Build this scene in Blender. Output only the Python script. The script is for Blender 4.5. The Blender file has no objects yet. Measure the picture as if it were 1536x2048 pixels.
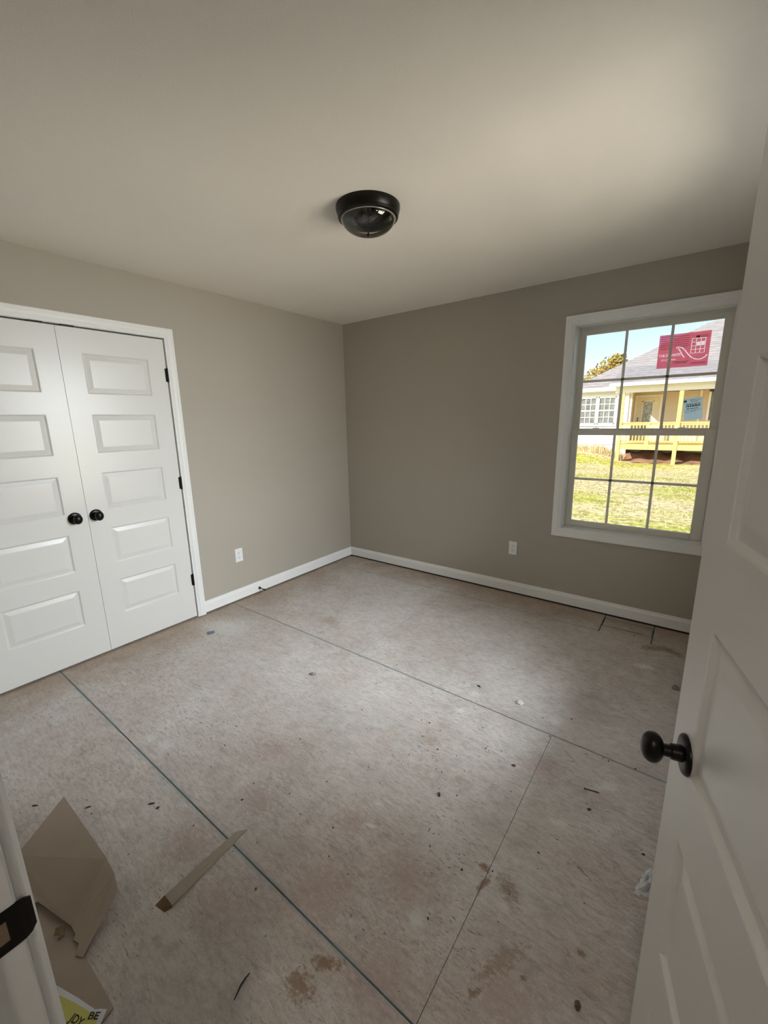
import bpy, math, random
from mathutils import Vector, Matrix
random.seed(7)
PI = math.pi
scene = bpy.context.scene
COL = scene.collection

# ------------------------------------------------------------------ camera
CAM = Vector((2.9948, -3.3378, 1.4824)); YAW, PITCH, ROLL, FPX = 0.6467, -0.2178, -0.0195, 828.9
fw = Vector((-math.sin(YAW)*math.cos(PITCH), math.cos(YAW)*math.cos(PITCH), math.sin(PITCH)))
r0 = Vector((math.cos(YAW), math.sin(YAW), 0)); u0 = r0.cross(fw)
rt = math.cos(ROLL)*r0 + math.sin(ROLL)*u0; up = -math.sin(ROLL)*r0 + math.cos(ROLL)*u0
cd = bpy.data.cameras.new('camera'); cam = bpy.data.objects.new('camera', cd); COL.objects.link(cam)
cd.sensor_fit = 'HORIZONTAL'; cd.sensor_width = 36; cd.lens = 36*FPX/1536; cd.clip_start = 0.02; cd.clip_end = 300
cam.matrix_world = Matrix(((rt.x, up.x, -fw.x, CAM.x), (rt.y, up.y, -fw.y, CAM.y), (rt.z, up.z, -fw.z, CAM.z), (0, 0, 0, 1)))
scene.camera = cam

# ------------------------------------------------------------------ sky, sun, added fill lights, exposure
world = bpy.data.worlds.new('sky'); scene.world = world; world.use_nodes = True
wn = world.node_tree.nodes; wl = world.node_tree.links
sky = wn.new('ShaderNodeTexSky'); sky.sky_type = 'NISHITA'; sky.sun_disc = False
sky.sun_elevation = math.radians(33); sky.sun_rotation = math.radians(215); sky.air_density = 1.0; sky.dust_density = 0.6; sky.ozone_density = 3.0
wl.new(sky.outputs[0], wn['Background'].inputs[0]); wn['Background'].inputs[1].default_value = 0.142

sd = bpy.data.lights.new('sun', 'SUN'); sd.energy = 4.1; sd.angle = math.radians(0.6); sd.color = (1.0, 0.93, 0.8)
sun = bpy.data.objects.new('sun', sd); COL.objects.link(sun)
sun.rotation_euler = Vector((0.50, 0.75, -0.50)).to_track_quat('-Z', 'Y').to_euler()
# added, unseen area lights outside the made-up window of the right wall:
# bluish fill from above, warm fill from below
RWY = -1.45
def daylight(name, z, h, power, col, aim):  # makes one added fill light outside the right wall
    d = bpy.data.lights.new(name, 'AREA'); d.shape = 'RECTANGLE'; d.size = 2.4; d.size_y = h; d.energy = power; d.color = col
    o = bpy.data.objects.new(name, d); COL.objects.link(o); o.location = (4.4, RWY+0.55, z)
    o.rotation_euler = Vector(aim).to_track_quat('-Z', 'Y').to_euler()
daylight('added_sky_fill', 2.6, 2.0, 430, (0.86, 0.925, 1.0), (-1, -0.35, -0.60))
daylight('added_ground_fill', 0.7, 1.6, 110, (1.0, 0.92, 0.79), (-1, -0.35, 0.0))

# added, unseen lamp on the hallway ceiling, brightens the near part of the room
hl = bpy.data.lights.new('added_hall_light', 'AREA'); hl.shape = 'DISK'; hl.size = 0.30; hl.energy = 4.5; hl.color = (1.0, 0.93, 0.82)
hlo = bpy.data.objects.new('added_hall_light', hl); COL.objects.link(hlo); hlo.location = (3.08, -4.38, 2.345)
scene.view_settings.view_transform = 'Standard'; scene.view_settings.look = 'None'
scene.view_settings.exposure = 1.04; scene.view_settings.gamma = 1.0; scene.view_settings.use_curve_mapping = False

# ------------------------------------------------------------------ helpers
class MB:
    """collects faces, builds one mesh object"""
    def __init__(s): s.v = []; s.f = []; s.m = []; s.sm = []
    def add(s, vs, fs, mi=0, smooth=False):
        o = len(s.v); s.v += [tuple(v) for v in vs]
        for f in fs: s.f.append([i+o for i in f]); s.m.append(mi); s.sm.append(smooth)
    def box(s, a, b, mi=0):
        x0, y0, z0 = a; x1, y1, z1 = b
        s.add([(x0,y0,z0),(x1,y0,z0),(x1,y1,z0),(x0,y1,z0),(x0,y0,z1),(x1,y0,z1),(x1,y1,z1),(x0,y1,z1)],
              [(0,3,2,1),(4,5,6,7),(0,1,5,4),(1,2,6,5),(2,3,7,6),(3,0,4,7)], mi); return s
    def prism(s, poly, z0, z1, mi=0, mi_side=None):
        n = len(poly); zf = (lambda p, z: p[2]+z if len(p) > 2 else z)
        vs = [(p[0],p[1],zf(p,z0)) for p in poly] + [(p[0],p[1],zf(p,z1)) for p in poly]
        s.add(vs, [tuple(range(n-1,-1,-1)), tuple(range(n,2*n))], mi)
        o = len(s.v)-2*n
        for i in range(n):
            j = (i+1) % n; s.f.append([o+i,o+j,o+n+j,o+n+i]); s.m.append(mi if mi_side is None else mi_side); s.sm.append(False)
        return s
    def lathe(s, prof, n=32, M=Matrix(), mi=0, sx=1, sy=1, cap=True):
        vs = []; fs = []
        for r, z in prof:
            for k in range(n):
                a = 2*PI*k/n; vs.append(M @ Vector((r*sx*math.cos(a), r*sy*math.sin(a), z)))
        for i in range(len(prof)-1):
            for k in range(n):
                fs.append((i*n+k, i*n+(k+1)%n, (i+1)*n+(k+1)%n, (i+1)*n+k))
        if cap:
            fs.append(tuple(range(n-1,-1,-1))); fs.append(tuple((len(prof)-1)*n+k for k in range(n)))
        s.add(vs, fs, mi, True); return s
    def tube(s, pts, r, n=8, mi=0):
        pts = [Vector(p) for p in pts]; vs = []; fs = []
        rs = r if isinstance(r, (list, tuple)) else [r]*len(pts)
        for i, p in enumerate(pts):
            t = (pts[min(i+1,len(pts)-1)]-pts[max(i-1,0)]).normalized()
            a = t.orthogonal().normalized(); b = t.cross(a)
            for k in range(n):
                an = 2*PI*k/n; vs.append(p + rs[i]*(math.cos(an)*a + math.sin(an)*b))
        for i in range(len(pts)-1):
            for k in range(n): fs.append((i*n+k, i*n+(k+1)%n, (i+1)*n+(k+1)%n, (i+1)*n+k))
        fs.append(tuple(range(n-1,-1,-1))); fs.append(tuple((len(pts)-1)*n+k for k in range(n)))
        s.add(vs, fs, mi, True); return s
    def sweep(s, prof, path_fn, ts, mi=0):
        """extrude a closed 2D profile through frames path_fn(t, (a,b)) -> point"""
        n = len(prof); vs = []; fs = []
        for t in ts:
            for p in prof: vs.append(path_fn(t, p))
        for i in range(len(ts)-1):
            for k in range(n): fs.append((i*n+k, i*n+(k+1)%n, (i+1)*n+(k+1)%n, (i+1)*n+k))
        fs.append(tuple(range(n-1,-1,-1))); fs.append(tuple((len(ts)-1)*n+k for k in range(n)))
        s.add(vs, fs, mi); return s
    def mesh(s, name, mats):
        me = bpy.data.meshes.new(name); me.from_pydata(s.v, [], s.f)
        for m in (mats if isinstance(mats, (list, tuple)) else [mats]): me.materials.append(m)
        for p, mi, sm in zip(me.polygons, s.m, s.sm): p.material_index = mi; p.use_smooth = sm
        me.update(); fix_normals(me); return me
    def build(s, name, mats, parent=None, bevel=0, **tags):
        o = bpy.data.objects.new(name, s.mesh(name, mats)); COL.objects.link(o); o.parent = parent
        if bevel:
            b = o.modifiers.new('bevel', 'BEVEL'); b.width = bevel; b.segments = 2; b.limit_method = 'ANGLE'; b.angle_limit = math.radians(40)
        if any(s.sm):
            e = o.modifiers.new('edges', 'EDGE_SPLIT'); e.split_angle = math.radians(38)
        return tag(o, **tags)
def fix_normals(me):
    import bmesh
    bm = bmesh.new(); bm.from_mesh(me); bmesh.ops.recalc_face_normals(bm, faces=bm.faces[:]); bm.to_mesh(me); bm.free()
def tag(o, label=None, cat=None, group=None, kind=None):
    if label: o['label'] = label
    if cat: o['category'] = cat
    if group: o['group'] = group
    if kind: o['kind'] = kind
    return o
def empty(name, loc=(0,0,0), rz=0, **tags):
    o = bpy.data.objects.new(name, None); COL.objects.link(o); o.location = loc; o.rotation_euler = (0,0,rz); o.empty_display_size = 0.05
    return tag(o, **tags)
def inst(name, me, parent=None, loc=(0,0,0), rot=(0,0,0), scale=(1,1,1), **tags):
    o = bpy.data.objects.new(name, me); COL.objects.link(o); o.parent = parent; o.location = loc; o.rotation_euler = rot; o.scale = scale
    return tag(o, **tags)
def bx(a, b): return MB().box(a, b)

# ------------------------------------------------------------------ materials
def srgb(r, g, b):
    f = lambda c: (c/255/12.92) if c/255 <= 0.04045 else ((c/255+0.055)/1.055)**2.4
    return (f(r), f(g), f(b), 1)
def nodemat(name):
    m = bpy.data.materials.new(name); m.use_nodes = True; return m, m.node_tree.nodes, m.node_tree.links, m.node_tree.nodes['Principled BSDF']
def mat(name, col, rough=0.5, metal=0, spec=0.5, var=0.0, vscale=3.0, bump=0.0, bscale=200.0, bdist=0.001, stretch=None, coat=0):
    """plain procedural material: colour with a slow noise variation and a fine noise relief"""
    m, n, l, b = nodemat(name)
    b.inputs['Roughness'].default_value = rough; b.inputs['Metallic'].default_value = metal; b.inputs['Specular IOR Level'].default_value = spec
    b.inputs['Coat Weight'].default_value = coat
    tc = n.new('ShaderNodeTexCoord'); mp = n.new('ShaderNodeMapping'); l.new(tc.outputs['Object'], mp.inputs[0])
    if stretch: mp.inputs['Scale'].default_value = stretch
    nz = n.new('ShaderNodeTexNoise'); nz.inputs['Scale'].default_value = vscale; nz.inputs['Detail'].default_value = 4; l.new(mp.outputs[0], nz.inputs['Vector'])
    rp = n.new('ShaderNodeValToRGB'); l.new(nz.outputs[0], rp.inputs[0])
    c = Vector(col[:3]); rp.color_ramp.elements[0].position = 0.3; rp.color_ramp.elements[1].position = 0.7
    rp.color_ramp.elements[0].color = (*(c*(1-var)), 1); rp.color_ramp.elements[1].color = (*(c*(1+var)), 1)
    l.new(rp.outputs[0], b.inputs['Base Color'])
    if bump:
        n2 = n.new('ShaderNodeTexNoise'); n2.inputs['Scale'].default_value = bscale; n2.inputs['Detail'].default_value = 3; l.new(mp.outputs[0], n2.inputs['Vector'])
        bp = n.new('ShaderNodeBump'); bp.inputs['Strength'].default_value = bump; bp.inputs['Distance'].default_value = bdist
        l.new(n2.outputs[0], bp.inputs['Height']); l.new(bp.outputs[0], b.inputs['Normal'])
    return m
M = {}
M['wall'] = mat('greige_wall_paint', (0.425, 0.385, 0.325), 0.62, bump=0.25, bscale=260, bdist=0.0006, var=0.012, vscale=2)
M['ceiling'] = mat('ceiling_paint', (0.85, 0.80, 0.735), 0.8, bump=0.6, bscale=190, bdist=0.0012, var=0.01)
M['white'] = mat('white_door_paint', (0.745, 0.735, 0.715), 0.30, bump=0.1, bscale=300, bdist=0.0003)
M['trim'] = mat('white_trim_paint', (0.84, 0.84, 0.83), 0.36)
M['black'] = mat('oil_rubbed_bronze', (0.012, 0.010, 0.009), 0.32, 0.6, bump=0.05, bscale=80)
M['vinyl'] = mat('white_vinyl', (0.72, 0.69, 0.62), 0.38)
M['plate'] = mat('white_plastic', (0.82, 0.83, 0.83), 0.3)
M['slot'] = mat('dark_slot', (0.03, 0.03, 0.035), 0.6)
M['card'] = mat('cardboard', (0.42, 0.345, 0.28), 0.85, var=0.06, vscale=6, bump=0.2, bscale=400, stretch=(1,1,1))
M['cardedge'] = mat('cardboard_core', (0.22, 0.15, 0.10), 0.9, var=0.2, vscale=90)
M['shim'] = mat('cedar_shim_wood', (0.37, 0.315, 0.255), 0.75, var=0.12, vscale=20, stretch=(14,1,1), bump=0.2, bscale=60)
M['shimend'] = mat('cedar_end_grain', (0.16, 0.10, 0.05), 0.85, var=0.3, vscale=60)
M['paper'] = mat('white_paper', (0.74, 0.76, 0.82), 0.6)
M['yellow'] = mat('yellow_print', (0.62, 0.60, 0.16), 0.55)
M['ink'] = mat('black_ink', (0.02, 0.02, 0.018), 0.6)
M['splinter'] = mat('dark_splinter', (0.05, 0.038, 0.03), 0.8, var=0.3, vscale=60)
M['crumb_white'] = mat('drywall_crumb', (0.72, 0.71, 0.69), 0.9, var=0.08, vscale=80)
M['crumb_brown'] = mat('wood_crumb', (0.17, 0.10, 0.07), 0.85, var=0.3, vscale=80)
M['crumb_grey'] = mat('grey_crumb', (0.25, 0.25, 0.24), 0.85, var=0.25, vscale=80)
M['blue'] = mat('blue_grey_disc', (0.16, 0.19, 0.26), 0.6, var=0.25, vscale=40)
M['steel'] = mat('dull_steel', (0.35, 0.36, 0.38), 0.4, 0.8)
M['dark'] = mat('dark_underlay', (0.06, 0.055, 0.05), 0.9)
# outside
M['siding'] = mat('white_lap_siding', (0.80, 0.80, 0.80), 0.6)
M['tan'] = mat('tan_lap_siding', (0.62, 0.52, 0.40), 0.6)
M['extrim'] = mat('cream_trim', (0.82, 0.78, 0.68), 0.5)
M['gutter'] = mat('white_gutter', (0.86, 0.86, 0.85), 0.4)
M['pine'] = mat('treated_pine', (0.74, 0.53, 0.17), 0.7, var=0.12, vscale=6, stretch=(6,6,1))
M['soil'] = mat('red_brown_soil', (0.30, 0.17, 0.10), 0.95, var=0.3, vscale=2.2, bump=0.5, bscale=8, bdist=0.05)
M['block'] = mat('foundation_block', (0.62, 0.60, 0.56), 0.9, var=0.08)
M['exglass'] = mat('dark_window_glass', (0.15, 0.16, 0.16), 0.1, var=0.4, vscale=5)
M['exdoor'] = mat('cream_door', (0.74, 0.66, 0.52), 0.5)
M['exdoorglass'] = mat('leaded_glass', (0.30, 0.32, 0.30), 0.25, var=0.5, vscale=14)
M['bark'] = mat('tree_bark', (0.16, 0.12, 0.09), 0.9, var=0.3, vscale=6)
M['weeds'] = mat('dry_weeds', (0.62, 0.47, 0.26), 0.9, var=0.35, vscale=3)
M['steelcable'] = mat('black_cable', (0.03, 0.03, 0.03), 0.6)

def shingle_mat():
    m, n, l, b = nodemat('grey_asphalt_shingles'); b.inputs['Roughness'].default_value = 0.9
    tc = n.new('ShaderNodeTexCoord'); mp = n.new('ShaderNodeMapping'); l.new(tc.outputs['Object'], mp.inputs[0]); mp.inputs['Scale'].default_value = (1, 2.2, 6.0)
    br = n.new('ShaderNodeTexNoise'); br.inputs['Scale'].default_value = 3.2; br.inputs['Detail'].default_value = 5; br.inputs['Roughness'].default_value = 0.7; l.new(mp.outputs[0], br.inputs['Vector'])
    wv = n.new('ShaderNodeTexWave'); wv.wave_type = 'BANDS'; wv.bands_direction = 'Z'; wv.inputs['Scale'].default_value = 2.6; wv.inputs['Distortion'].default_value = 1.5; l.new(tc.outputs['Object'], wv.inputs['Vector'])
    mx = n.new('ShaderNodeMath'); mx.operation = 'MULTIPLY_ADD'; mx.inputs[1].default_value = 0.12; l.new(wv.outputs[1], mx.inputs[0]); l.new(br.outputs[0], mx.inputs[2])
    rp = n.new('ShaderNodeValToRGB'); l.new(mx.outputs[0], rp.inputs[0])
    rp.color_ramp.elements[0].position = 0.40; rp.color_ramp.elements[0].color = (0.22, 0.195, 0.19, 1)
    rp.color_ramp.elements[1].position = 0.85; rp.color_ramp.elements[1].color = (0.46, 0.42, 0.41, 1)
    l.new(rp.outputs[0], b.inputs['Base Color']); return m
M['shingle'] = shingle_mat()

def grass_mat():
    m, n, l, b = nodemat('patchy_lawn'); b.inputs['Roughness'].default_value = 0.95; b.inputs['Specular IOR Level'].default_value = 0.1
    tc = n.new('ShaderNodeTexCoord')
    a = n.new('ShaderNodeTexNoise'); a.inputs['Scale'].default_value = 0.45; a.inputs['Detail'].default_value = 6; a.inputs['Roughness'].default_value = 0.65
    mp = n.new('ShaderNodeMapping'); mp.inputs['Scale'].default_value = (0.55, 1.6, 1); l.new(tc.outputs['Object'], mp.inputs[0]); l.new(mp.outputs[0], a.inputs['Vector'])
    f = n.new('ShaderNodeTexNoise'); f.inputs['Scale'].default_value = 9; f.inputs['Detail'].default_value = 6; f.inputs['Roughness'].default_value = 0.75; l.new(tc.outputs['Object'], f.inputs['Vector'])
    r1 = n.new('ShaderNodeValToRGB'); l.new(a.outputs[0], r1.inputs[0])
    e = r1.color_ramp.elements; e[0].position = 0.42; e[0].color = (0.56, 0.56, 0.13, 1); e[1].position = 0.54; e[1].color = (0.80, 0.67, 0.42, 1)
    r2 = n.new('ShaderNodeValToRGB'); l.new(f.outputs[0], r2.inputs[0])
    e = r2.color_ramp.elements; e[0].position = 0.38; e[0].color = (0.42, 0.37, 0.27, 1); e[1].position = 0.62; e[1].color = (1.25, 1.2, 1.15, 1)
    mx = n.new('ShaderNodeMix'); mx.data_type = 'RGBA'; mx.blend_type = 'MULTIPLY'; mx.inputs[0].default_value = 1
    l.new(r1.outputs[0], mx.inputs[6]); l.new(r2.outputs[0], mx.inputs[7]); l.new(mx.outputs[2], b.inputs['Base Color'])
    bp = n.new('ShaderNodeBump'); bp.inputs['Strength'].default_value = 0.6; bp.inputs['Distance'].default_value = 0.05; l.new(f.outputs[0], bp.inputs['Height']); l.new(bp.outputs[0], b.inputs['Normal'])
    return m
M['grass'] = grass_mat()
def leafmat(name, c1, c2):
    m, n, l, b = nodemat(name); b.inputs['Roughness'].default_value = 0.8
    tc = n.new('ShaderNodeTexCoord'); nz = n.new('ShaderNodeTexNoise'); nz.inputs['Scale'].default_value = 1.3; nz.inputs['Detail'].default_value = 4; l.new(tc.outputs['Object'], nz.inputs['Vector'])
    rp = n.new('ShaderNodeValToRGB'); l.new(nz.outputs[0], rp.inputs[0]); rp.color_ramp.elements[0].position = 0.36; rp.color_ramp.elements[1].position = 0.62
    rp.color_ramp.elements[0].color = (*c1, 1); rp.color_ramp.elements[1].color = (*c2, 1); l.new(rp.outputs[0], b.inputs['Base Color']); return m
M['leafy'] = leafmat('yellow_autumn_leaves', (0.30, 0.26, 0.06), (0.66, 0.44, 0.12))
M['leafg'] = leafmat('green_autumn_leaves', (0.16, 0.20, 0.06), (0.50, 0.42, 0.12))
M['blade'] = leafmat('grass_blades', (0.50, 0.52, 0.12), (0.80, 0.68, 0.36))

def glass_mat(name, tint=(1,1,1), refl=1.0):
    """thin clear pane: straight-through transmission with a Fresnel reflection"""
    m = bpy.data.materials.new(name); m.use_nodes = True; n = m.node_tree.nodes; l = m.node_tree.links; n.clear()
    out = n.new('ShaderNodeOutputMaterial'); mx = n.new('ShaderNodeMixShader'); tr = n.new('ShaderNodeBsdfTransparent'); gl = n.new('ShaderNodeBsdfGlossy')
    fr = n.new('ShaderNodeFresnel'); fr.inputs[0].default_value = 1.45; tr.inputs[0].default_value = (*tint, 1); gl.inputs['Roughness'].default_value = 0.02
    mu = n.new('ShaderNodeMath'); mu.operation = 'MULTIPLY'; mu.inputs[1].default_value = refl; l.new(fr.outputs[0], mu.inputs[0])
    l.new(mu.outputs[0], mx.inputs[0]); l.new(tr.outputs[0], mx.inputs[1]); l.new(gl.outputs[0], mx.inputs[2]); l.new(mx.outputs[0], out.inputs[0]); return m
M['glass'] = glass_mat('clear_window_glass', (0.96, 0.97, 0.96))
M['lampglass'] = glass_mat('clear_seeded_glass', (0.90, 0.89, 0.86), 2.2)
def film_mat(name, col, alpha, rough=0.5):
    """thin printed film that lets part of the daylight through"""
    m = bpy.data.materials.new(name); m.use_nodes = True; n = m.node_tree.nodes; l = m.node_tree.links; n.clear()
    out = n.new('ShaderNodeOutputMaterial'); mx = n.new('ShaderNodeMixShader'); tr = n.new('ShaderNodeBsdfTransparent'); tl = n.new('ShaderNodeBsdfTranslucent'); df = n.new('ShaderNodeBsdfDiffuse'); m2 = n.new('ShaderNodeMixShader')
    tr.inputs[0].default_value = (*col, 1); tl.inputs[0].default_value = (*col, 1); df.inputs[0].default_value = (*col, 1)
    m2.inputs[0].default_value = 0.35; l.new(tl.outputs[0], m2.inputs[1]); l.new(df.outputs[0], m2.inputs[2])
    mx.inputs[0].default_value = alpha; l.new(tr.outputs[0], mx.inputs[1]); l.new(m2.outputs[0], mx.inputs[2]); l.new(mx.outputs[0], out.inputs[0]); return m
M['redfilm'] = film_mat('red_sticker_film', (0.98, 0.46, 0.55), 0.42)
M['redink'] = film_mat('dark_red_print', (0.45, 0.05, 0.10), 0.5)
M['bluepaper'] = film_mat('pale_blue_label_paper', (0.80, 0.89, 0.94), 0.72)
M['blueink'] = film_mat('grey_label_print', (0.20, 0.24, 0.28), 0.8)
M['poly'] = mat('crinkled_clear_plastic', (0.88, 0.91, 0.96), 0.12); M['poly'].node_tree.nodes['Principled BSDF'].inputs['Alpha'].default_value = 0.72

def floor_mat():
    """dusty strand-board subfloor: flakes, joint dust, paint drips, stains (all marks of the boards themselves)"""
    m, n, l, b = nodemat('dusty_subfloor_board'); b.inputs['Roughness'].default_value = 0.62
    geo = n.new('ShaderNodeNewGeometry'); P = geo.outputs['Position']
    def noise(scale, sc=(1,1,1), det=5, rough=0.6, dist=0.0):
        mp = n.new('ShaderNodeMapping'); mp.inputs['Scale'].default_value = sc; l.new(P, mp.inputs[0])
        z = n.new('ShaderNodeTexNoise'); z.inputs['Scale'].default_value = scale; z.inputs['Detail'].default_value = det; z.inputs['Roughness'].default_value = rough; z.inputs['Distortion'].default_value = dist
        l.new(mp.outputs[0], z.inputs['Vector']); return z.outputs[0]
    def ramp(fac, stops):
        r = n.new('ShaderNodeValToRGB'); l.new(fac, r.inputs[0]); e = r.color_ramp.elements
        while len(e) < len(stops): e.new(0.5)
        for k, (p, c) in enumerate(stops): e[k].position = p; e[k].color = (c, c, c, 1) if not hasattr(c, '__len__') else (*c, 1)
        return r.outputs[0]
    def mix(fac, a, c, blend='MIX'):
        x = n.new('ShaderNodeMix'); x.data_type = 'RGBA'; x.blend_type = blend
        if hasattr(fac, 'default_value') or hasattr(fac, 'links'): l.new(fac, x.inputs[0])
        else: x.inputs[0].default_value = fac
        for k, q in ((6, a), (7, c)):
            if isinstance(q, tuple): x.inputs[k].default_value = (*q, 1)
            else: l.new(q, x.inputs[k])
        return x.outputs[2]
    def math_(op, a, c):
        x = n.new('ShaderNodeMath'); x.operation = op
        for k, q in ((0, a), (1, c)):
            if isinstance(q, (int, float)): x.inputs[k].default_value = q
            else: l.new(q, x.inputs[k])
        return x.outputs[0]
    base = ramp(noise(2.2, det=6), [(0.32, (0.44, 0.365, 0.325)), (0.52, (0.535, 0.47, 0.43)), (0.70, (0.61, 0.56, 0.525))])
    # flakes of the board, long in x
    flake = ramp(noise(26, (1, 3.2, 1), 3, 0.7, 0.6), [(0.36, 0.74), (0.5, 1.0), (0.64, 1.16)])
    col = mix(1.0, base, flake, 'MULTIPLY')
    fine = ramp(noise(170, (1, 2.0, 1), 3, 0.7), [(0.36, 0.80), (0.64, 1.16)])
    col = mix(1.0, col, fine, 'MULTIPLY')
    mid = ramp(noise(9, (1, 1.4, 1), 8, 0.75, 0.8), [(0.34, 0.78), (0.5, 1.0), (0.66, 1.12)])
    col = mix(1.0, col, mid, 'MULTIPLY')
    # wall-side strips keep their bare wood colour, the traffic area is chalky with drywall dust
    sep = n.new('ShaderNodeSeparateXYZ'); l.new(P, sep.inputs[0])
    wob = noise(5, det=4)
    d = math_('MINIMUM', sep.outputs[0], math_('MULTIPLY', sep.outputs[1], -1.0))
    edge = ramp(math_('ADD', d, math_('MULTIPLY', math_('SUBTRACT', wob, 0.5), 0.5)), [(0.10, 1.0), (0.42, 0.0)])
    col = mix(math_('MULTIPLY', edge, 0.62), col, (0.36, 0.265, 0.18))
    dust = ramp(noise(1.3, det=7, rough=0.65), [(0.36, 0.05), (0.62, 0.8)])
    dust = math_('MULTIPLY', dust, ramp(noise(14, (1, 1.6, 1), 7, 0.75), [(0.36, 0.25), (0.62, 1.0)]))
    col = mix(math_('MULTIPLY', dust, math_('SUBTRACT', 1.0, edge)), col, (0.66, 0.64, 0.62))
    # dark scuff dashes
    sc = ramp(noise(38, (1, 4.5, 1), 2, 0.5, 1.0), [(0.615, 0.0), (0.68, 0.75)])
    gate = ramp(noise(2.6, det=3), [(0.47, 0.0), (0.60, 1.0)])
    col = mix(math_('MULTIPLY', sc, gate), col, (0.15, 0.125, 0.11))
    sc2 = ramp(noise(55, (3.5, 1, 1), 2, 0.5, 1.0), [(0.69, 0.0), (0.74, 0.6)])
    col = mix(math_('MULTIPLY', sc2, ramp(noise(3.1, det=2), [(0.5, 0.0), (0.6, 1.0)])), col, (0.60, 0.58, 0.55))
    warp = noise(45, (1, 1.5, 1), 8, 0.8)
    def blob(x, y, r, asp=1.0, ang=0.0, soft=0.55):
        mp = n.new('ShaderNodeMapping'); mp.vector_type = 'TEXTURE'
        mp.inputs['Location'].default_value = (x, y, 0); mp.inputs['Rotation'].default_value = (0, 0, ang); mp.inputs['Scale'].default_value = (r*asp, r, 1); l.new(P, mp.inputs[0])
        ln = n.new('ShaderNodeVectorMath'); ln.operation = 'LENGTH'; l.new(mp.outputs[0], ln.inputs[0])
        return ramp(math_('ADD', ln.outputs[1], math_('MULTIPLY', math_('SUBTRACT', warp, 0.5), 4.5)), [(1-soft, 1.0), (1.15, 0.0)])
    for x, y, r in [(1.577,-2.354,.13),(1.747,-2.551,.10),(2.179,-2.641,.12),(1.693,-2.813,.11),(2.464,-2.694,.15),(2.398,-2.445,.14),(2.098,-2.402,.07),(2.602,-1.723,.09),(2.75,-2.55,.16),(1.95,-2.85,.12)]:
        col = mix(math_('MULTIPLY', blob(x, y, r, 1.3, 0.4, 0.9), 0.55), col, (0.385, 0.27, 0.235))
    for x, y, r, a, g, o in [(2.323,-2.764,.022,2.6,0.6,.8),(2.30,-2.84,.034,1.6,0.2,.75),(2.582,-2.263,.016,1.2,0,.9),(2.60,-2.31,.012,3.5,1.3,.85),(2.672,-2.285,.032,1.8,-.6,.6),
                       (2.921,-.345,.045,2.6,.5,.7),(3.015,-.335,.04,2.2,-.5,.7),(2.894,-2.319,.010,1.4,.3,.8),(2.781,-2.468,.008,1.6,1,.8),(2.688,-2.573,.012,2.4,1,.7),(2.72,-2.47,.03,3.2,1.1,.45),
                       (2.355,-1.996,.03,1.2,0,.35),(2.138,-1.877,.045,1.2,0,.35),(.895,-1.269,.07,1.3,.3,.4),(2.85,-2.085,.004,15,-.43,.6),(2.70,-1.60,.004,14,-.6,.5)]:
        col = mix(math_('MULTIPLY', blob(x, y, r, a, g), o), col, (0.24, 0.145, 0.075))
    for x, y, r, a, o in [(2.891,-.614,.036,1.6,.8),(2.172,-2.373,.010,2.6,.6),(2.146,-2.284,.009,2.2,.6),(2.473,-2.525,.032,1,.5),(2.58,-1.406,.038,1,.55),(2.163,-1.604,.022,1.5,.6),(2.167,-1.442,.03,1.3,.5),(2.744,-1.952,.02,1.4,.5),(1.135,-2.633,.045,1,.4),(1.036,-2.645,.035,1,.4),(2.857,-1.67,.035,1.6,.5),(.33,-1.80,.13,2.2,.45)]:
        col = mix(math_('MULTIPLY', blob(x, y, r, a, 0.3), min(1, o*1.35)), col, (0.70, 0.69, 0.67))
    # blue-green sealer that shows along the board joints
    def near(coord, v, w):
        x = math_('ABSOLUTE', math_('SUBTRACT', coord, v), 0.0); return ramp(x, [(w*0.35, 1.0), (w, 0.0)])
    X, Y = sep.outputs[0], sep.outputs[1]
    j = math_('MAXIMUM', near(Y, -2.72, .016), math_('MULTIPLY', near(Y, -1.512, .012), 0.9))
    j = math_('MULTIPLY', j, ramp(noise(4.5, det=3), [(0.36, 0.1), (0.60, 1.0)]))
    col = mix(math_('MULTIPLY', j, 0.55), col, (0.30, 0.345, 0.36))
    l.new(col, b.inputs['Base Color'])
    rg = ramp(noise(3, det=4), [(0.3, 0.50), (0.7, 0.72)]); l.new(rg, b.inputs['Roughness'])
    hh = math_('ADD', math_('MULTIPLY', noise(30, (1, 3, 1), 4, 0.65), 1.0), math_('MULTIPLY', noise(190, det=3), 0.5))
    bp = n.new('ShaderNodeBump'); bp.inputs['Strength'].default_value = 0.45; bp.inputs['Distance'].default_value = 0.0022; l.new(hh, bp.inputs['Height']); l.new(bp.outputs[0], b.inputs['Normal'])
    return m
M['floor'] = floor_mat()
M['joint'] = mat('blue_green_edge_sealer', (0.30, 0.34, 0.345), 0.8, var=0.3, vscale=9)

# ------------------------------------------------------------------ room dimensions
W, L, H = 3.34, 3.303, 2.4266            # x 0..W, y -L..0, z 0..H
CY0, CY1, CZ = -3.043, -1.829, 2.051     # closet opening
WX0, WX1, WZ0, WZ1 = 2.205, 3.090, 0.633, 2.113   # window opening in far wall
DX0, DX1, DZ = 2.445, 3.216, 2.06        # doorway in near wall

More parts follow.
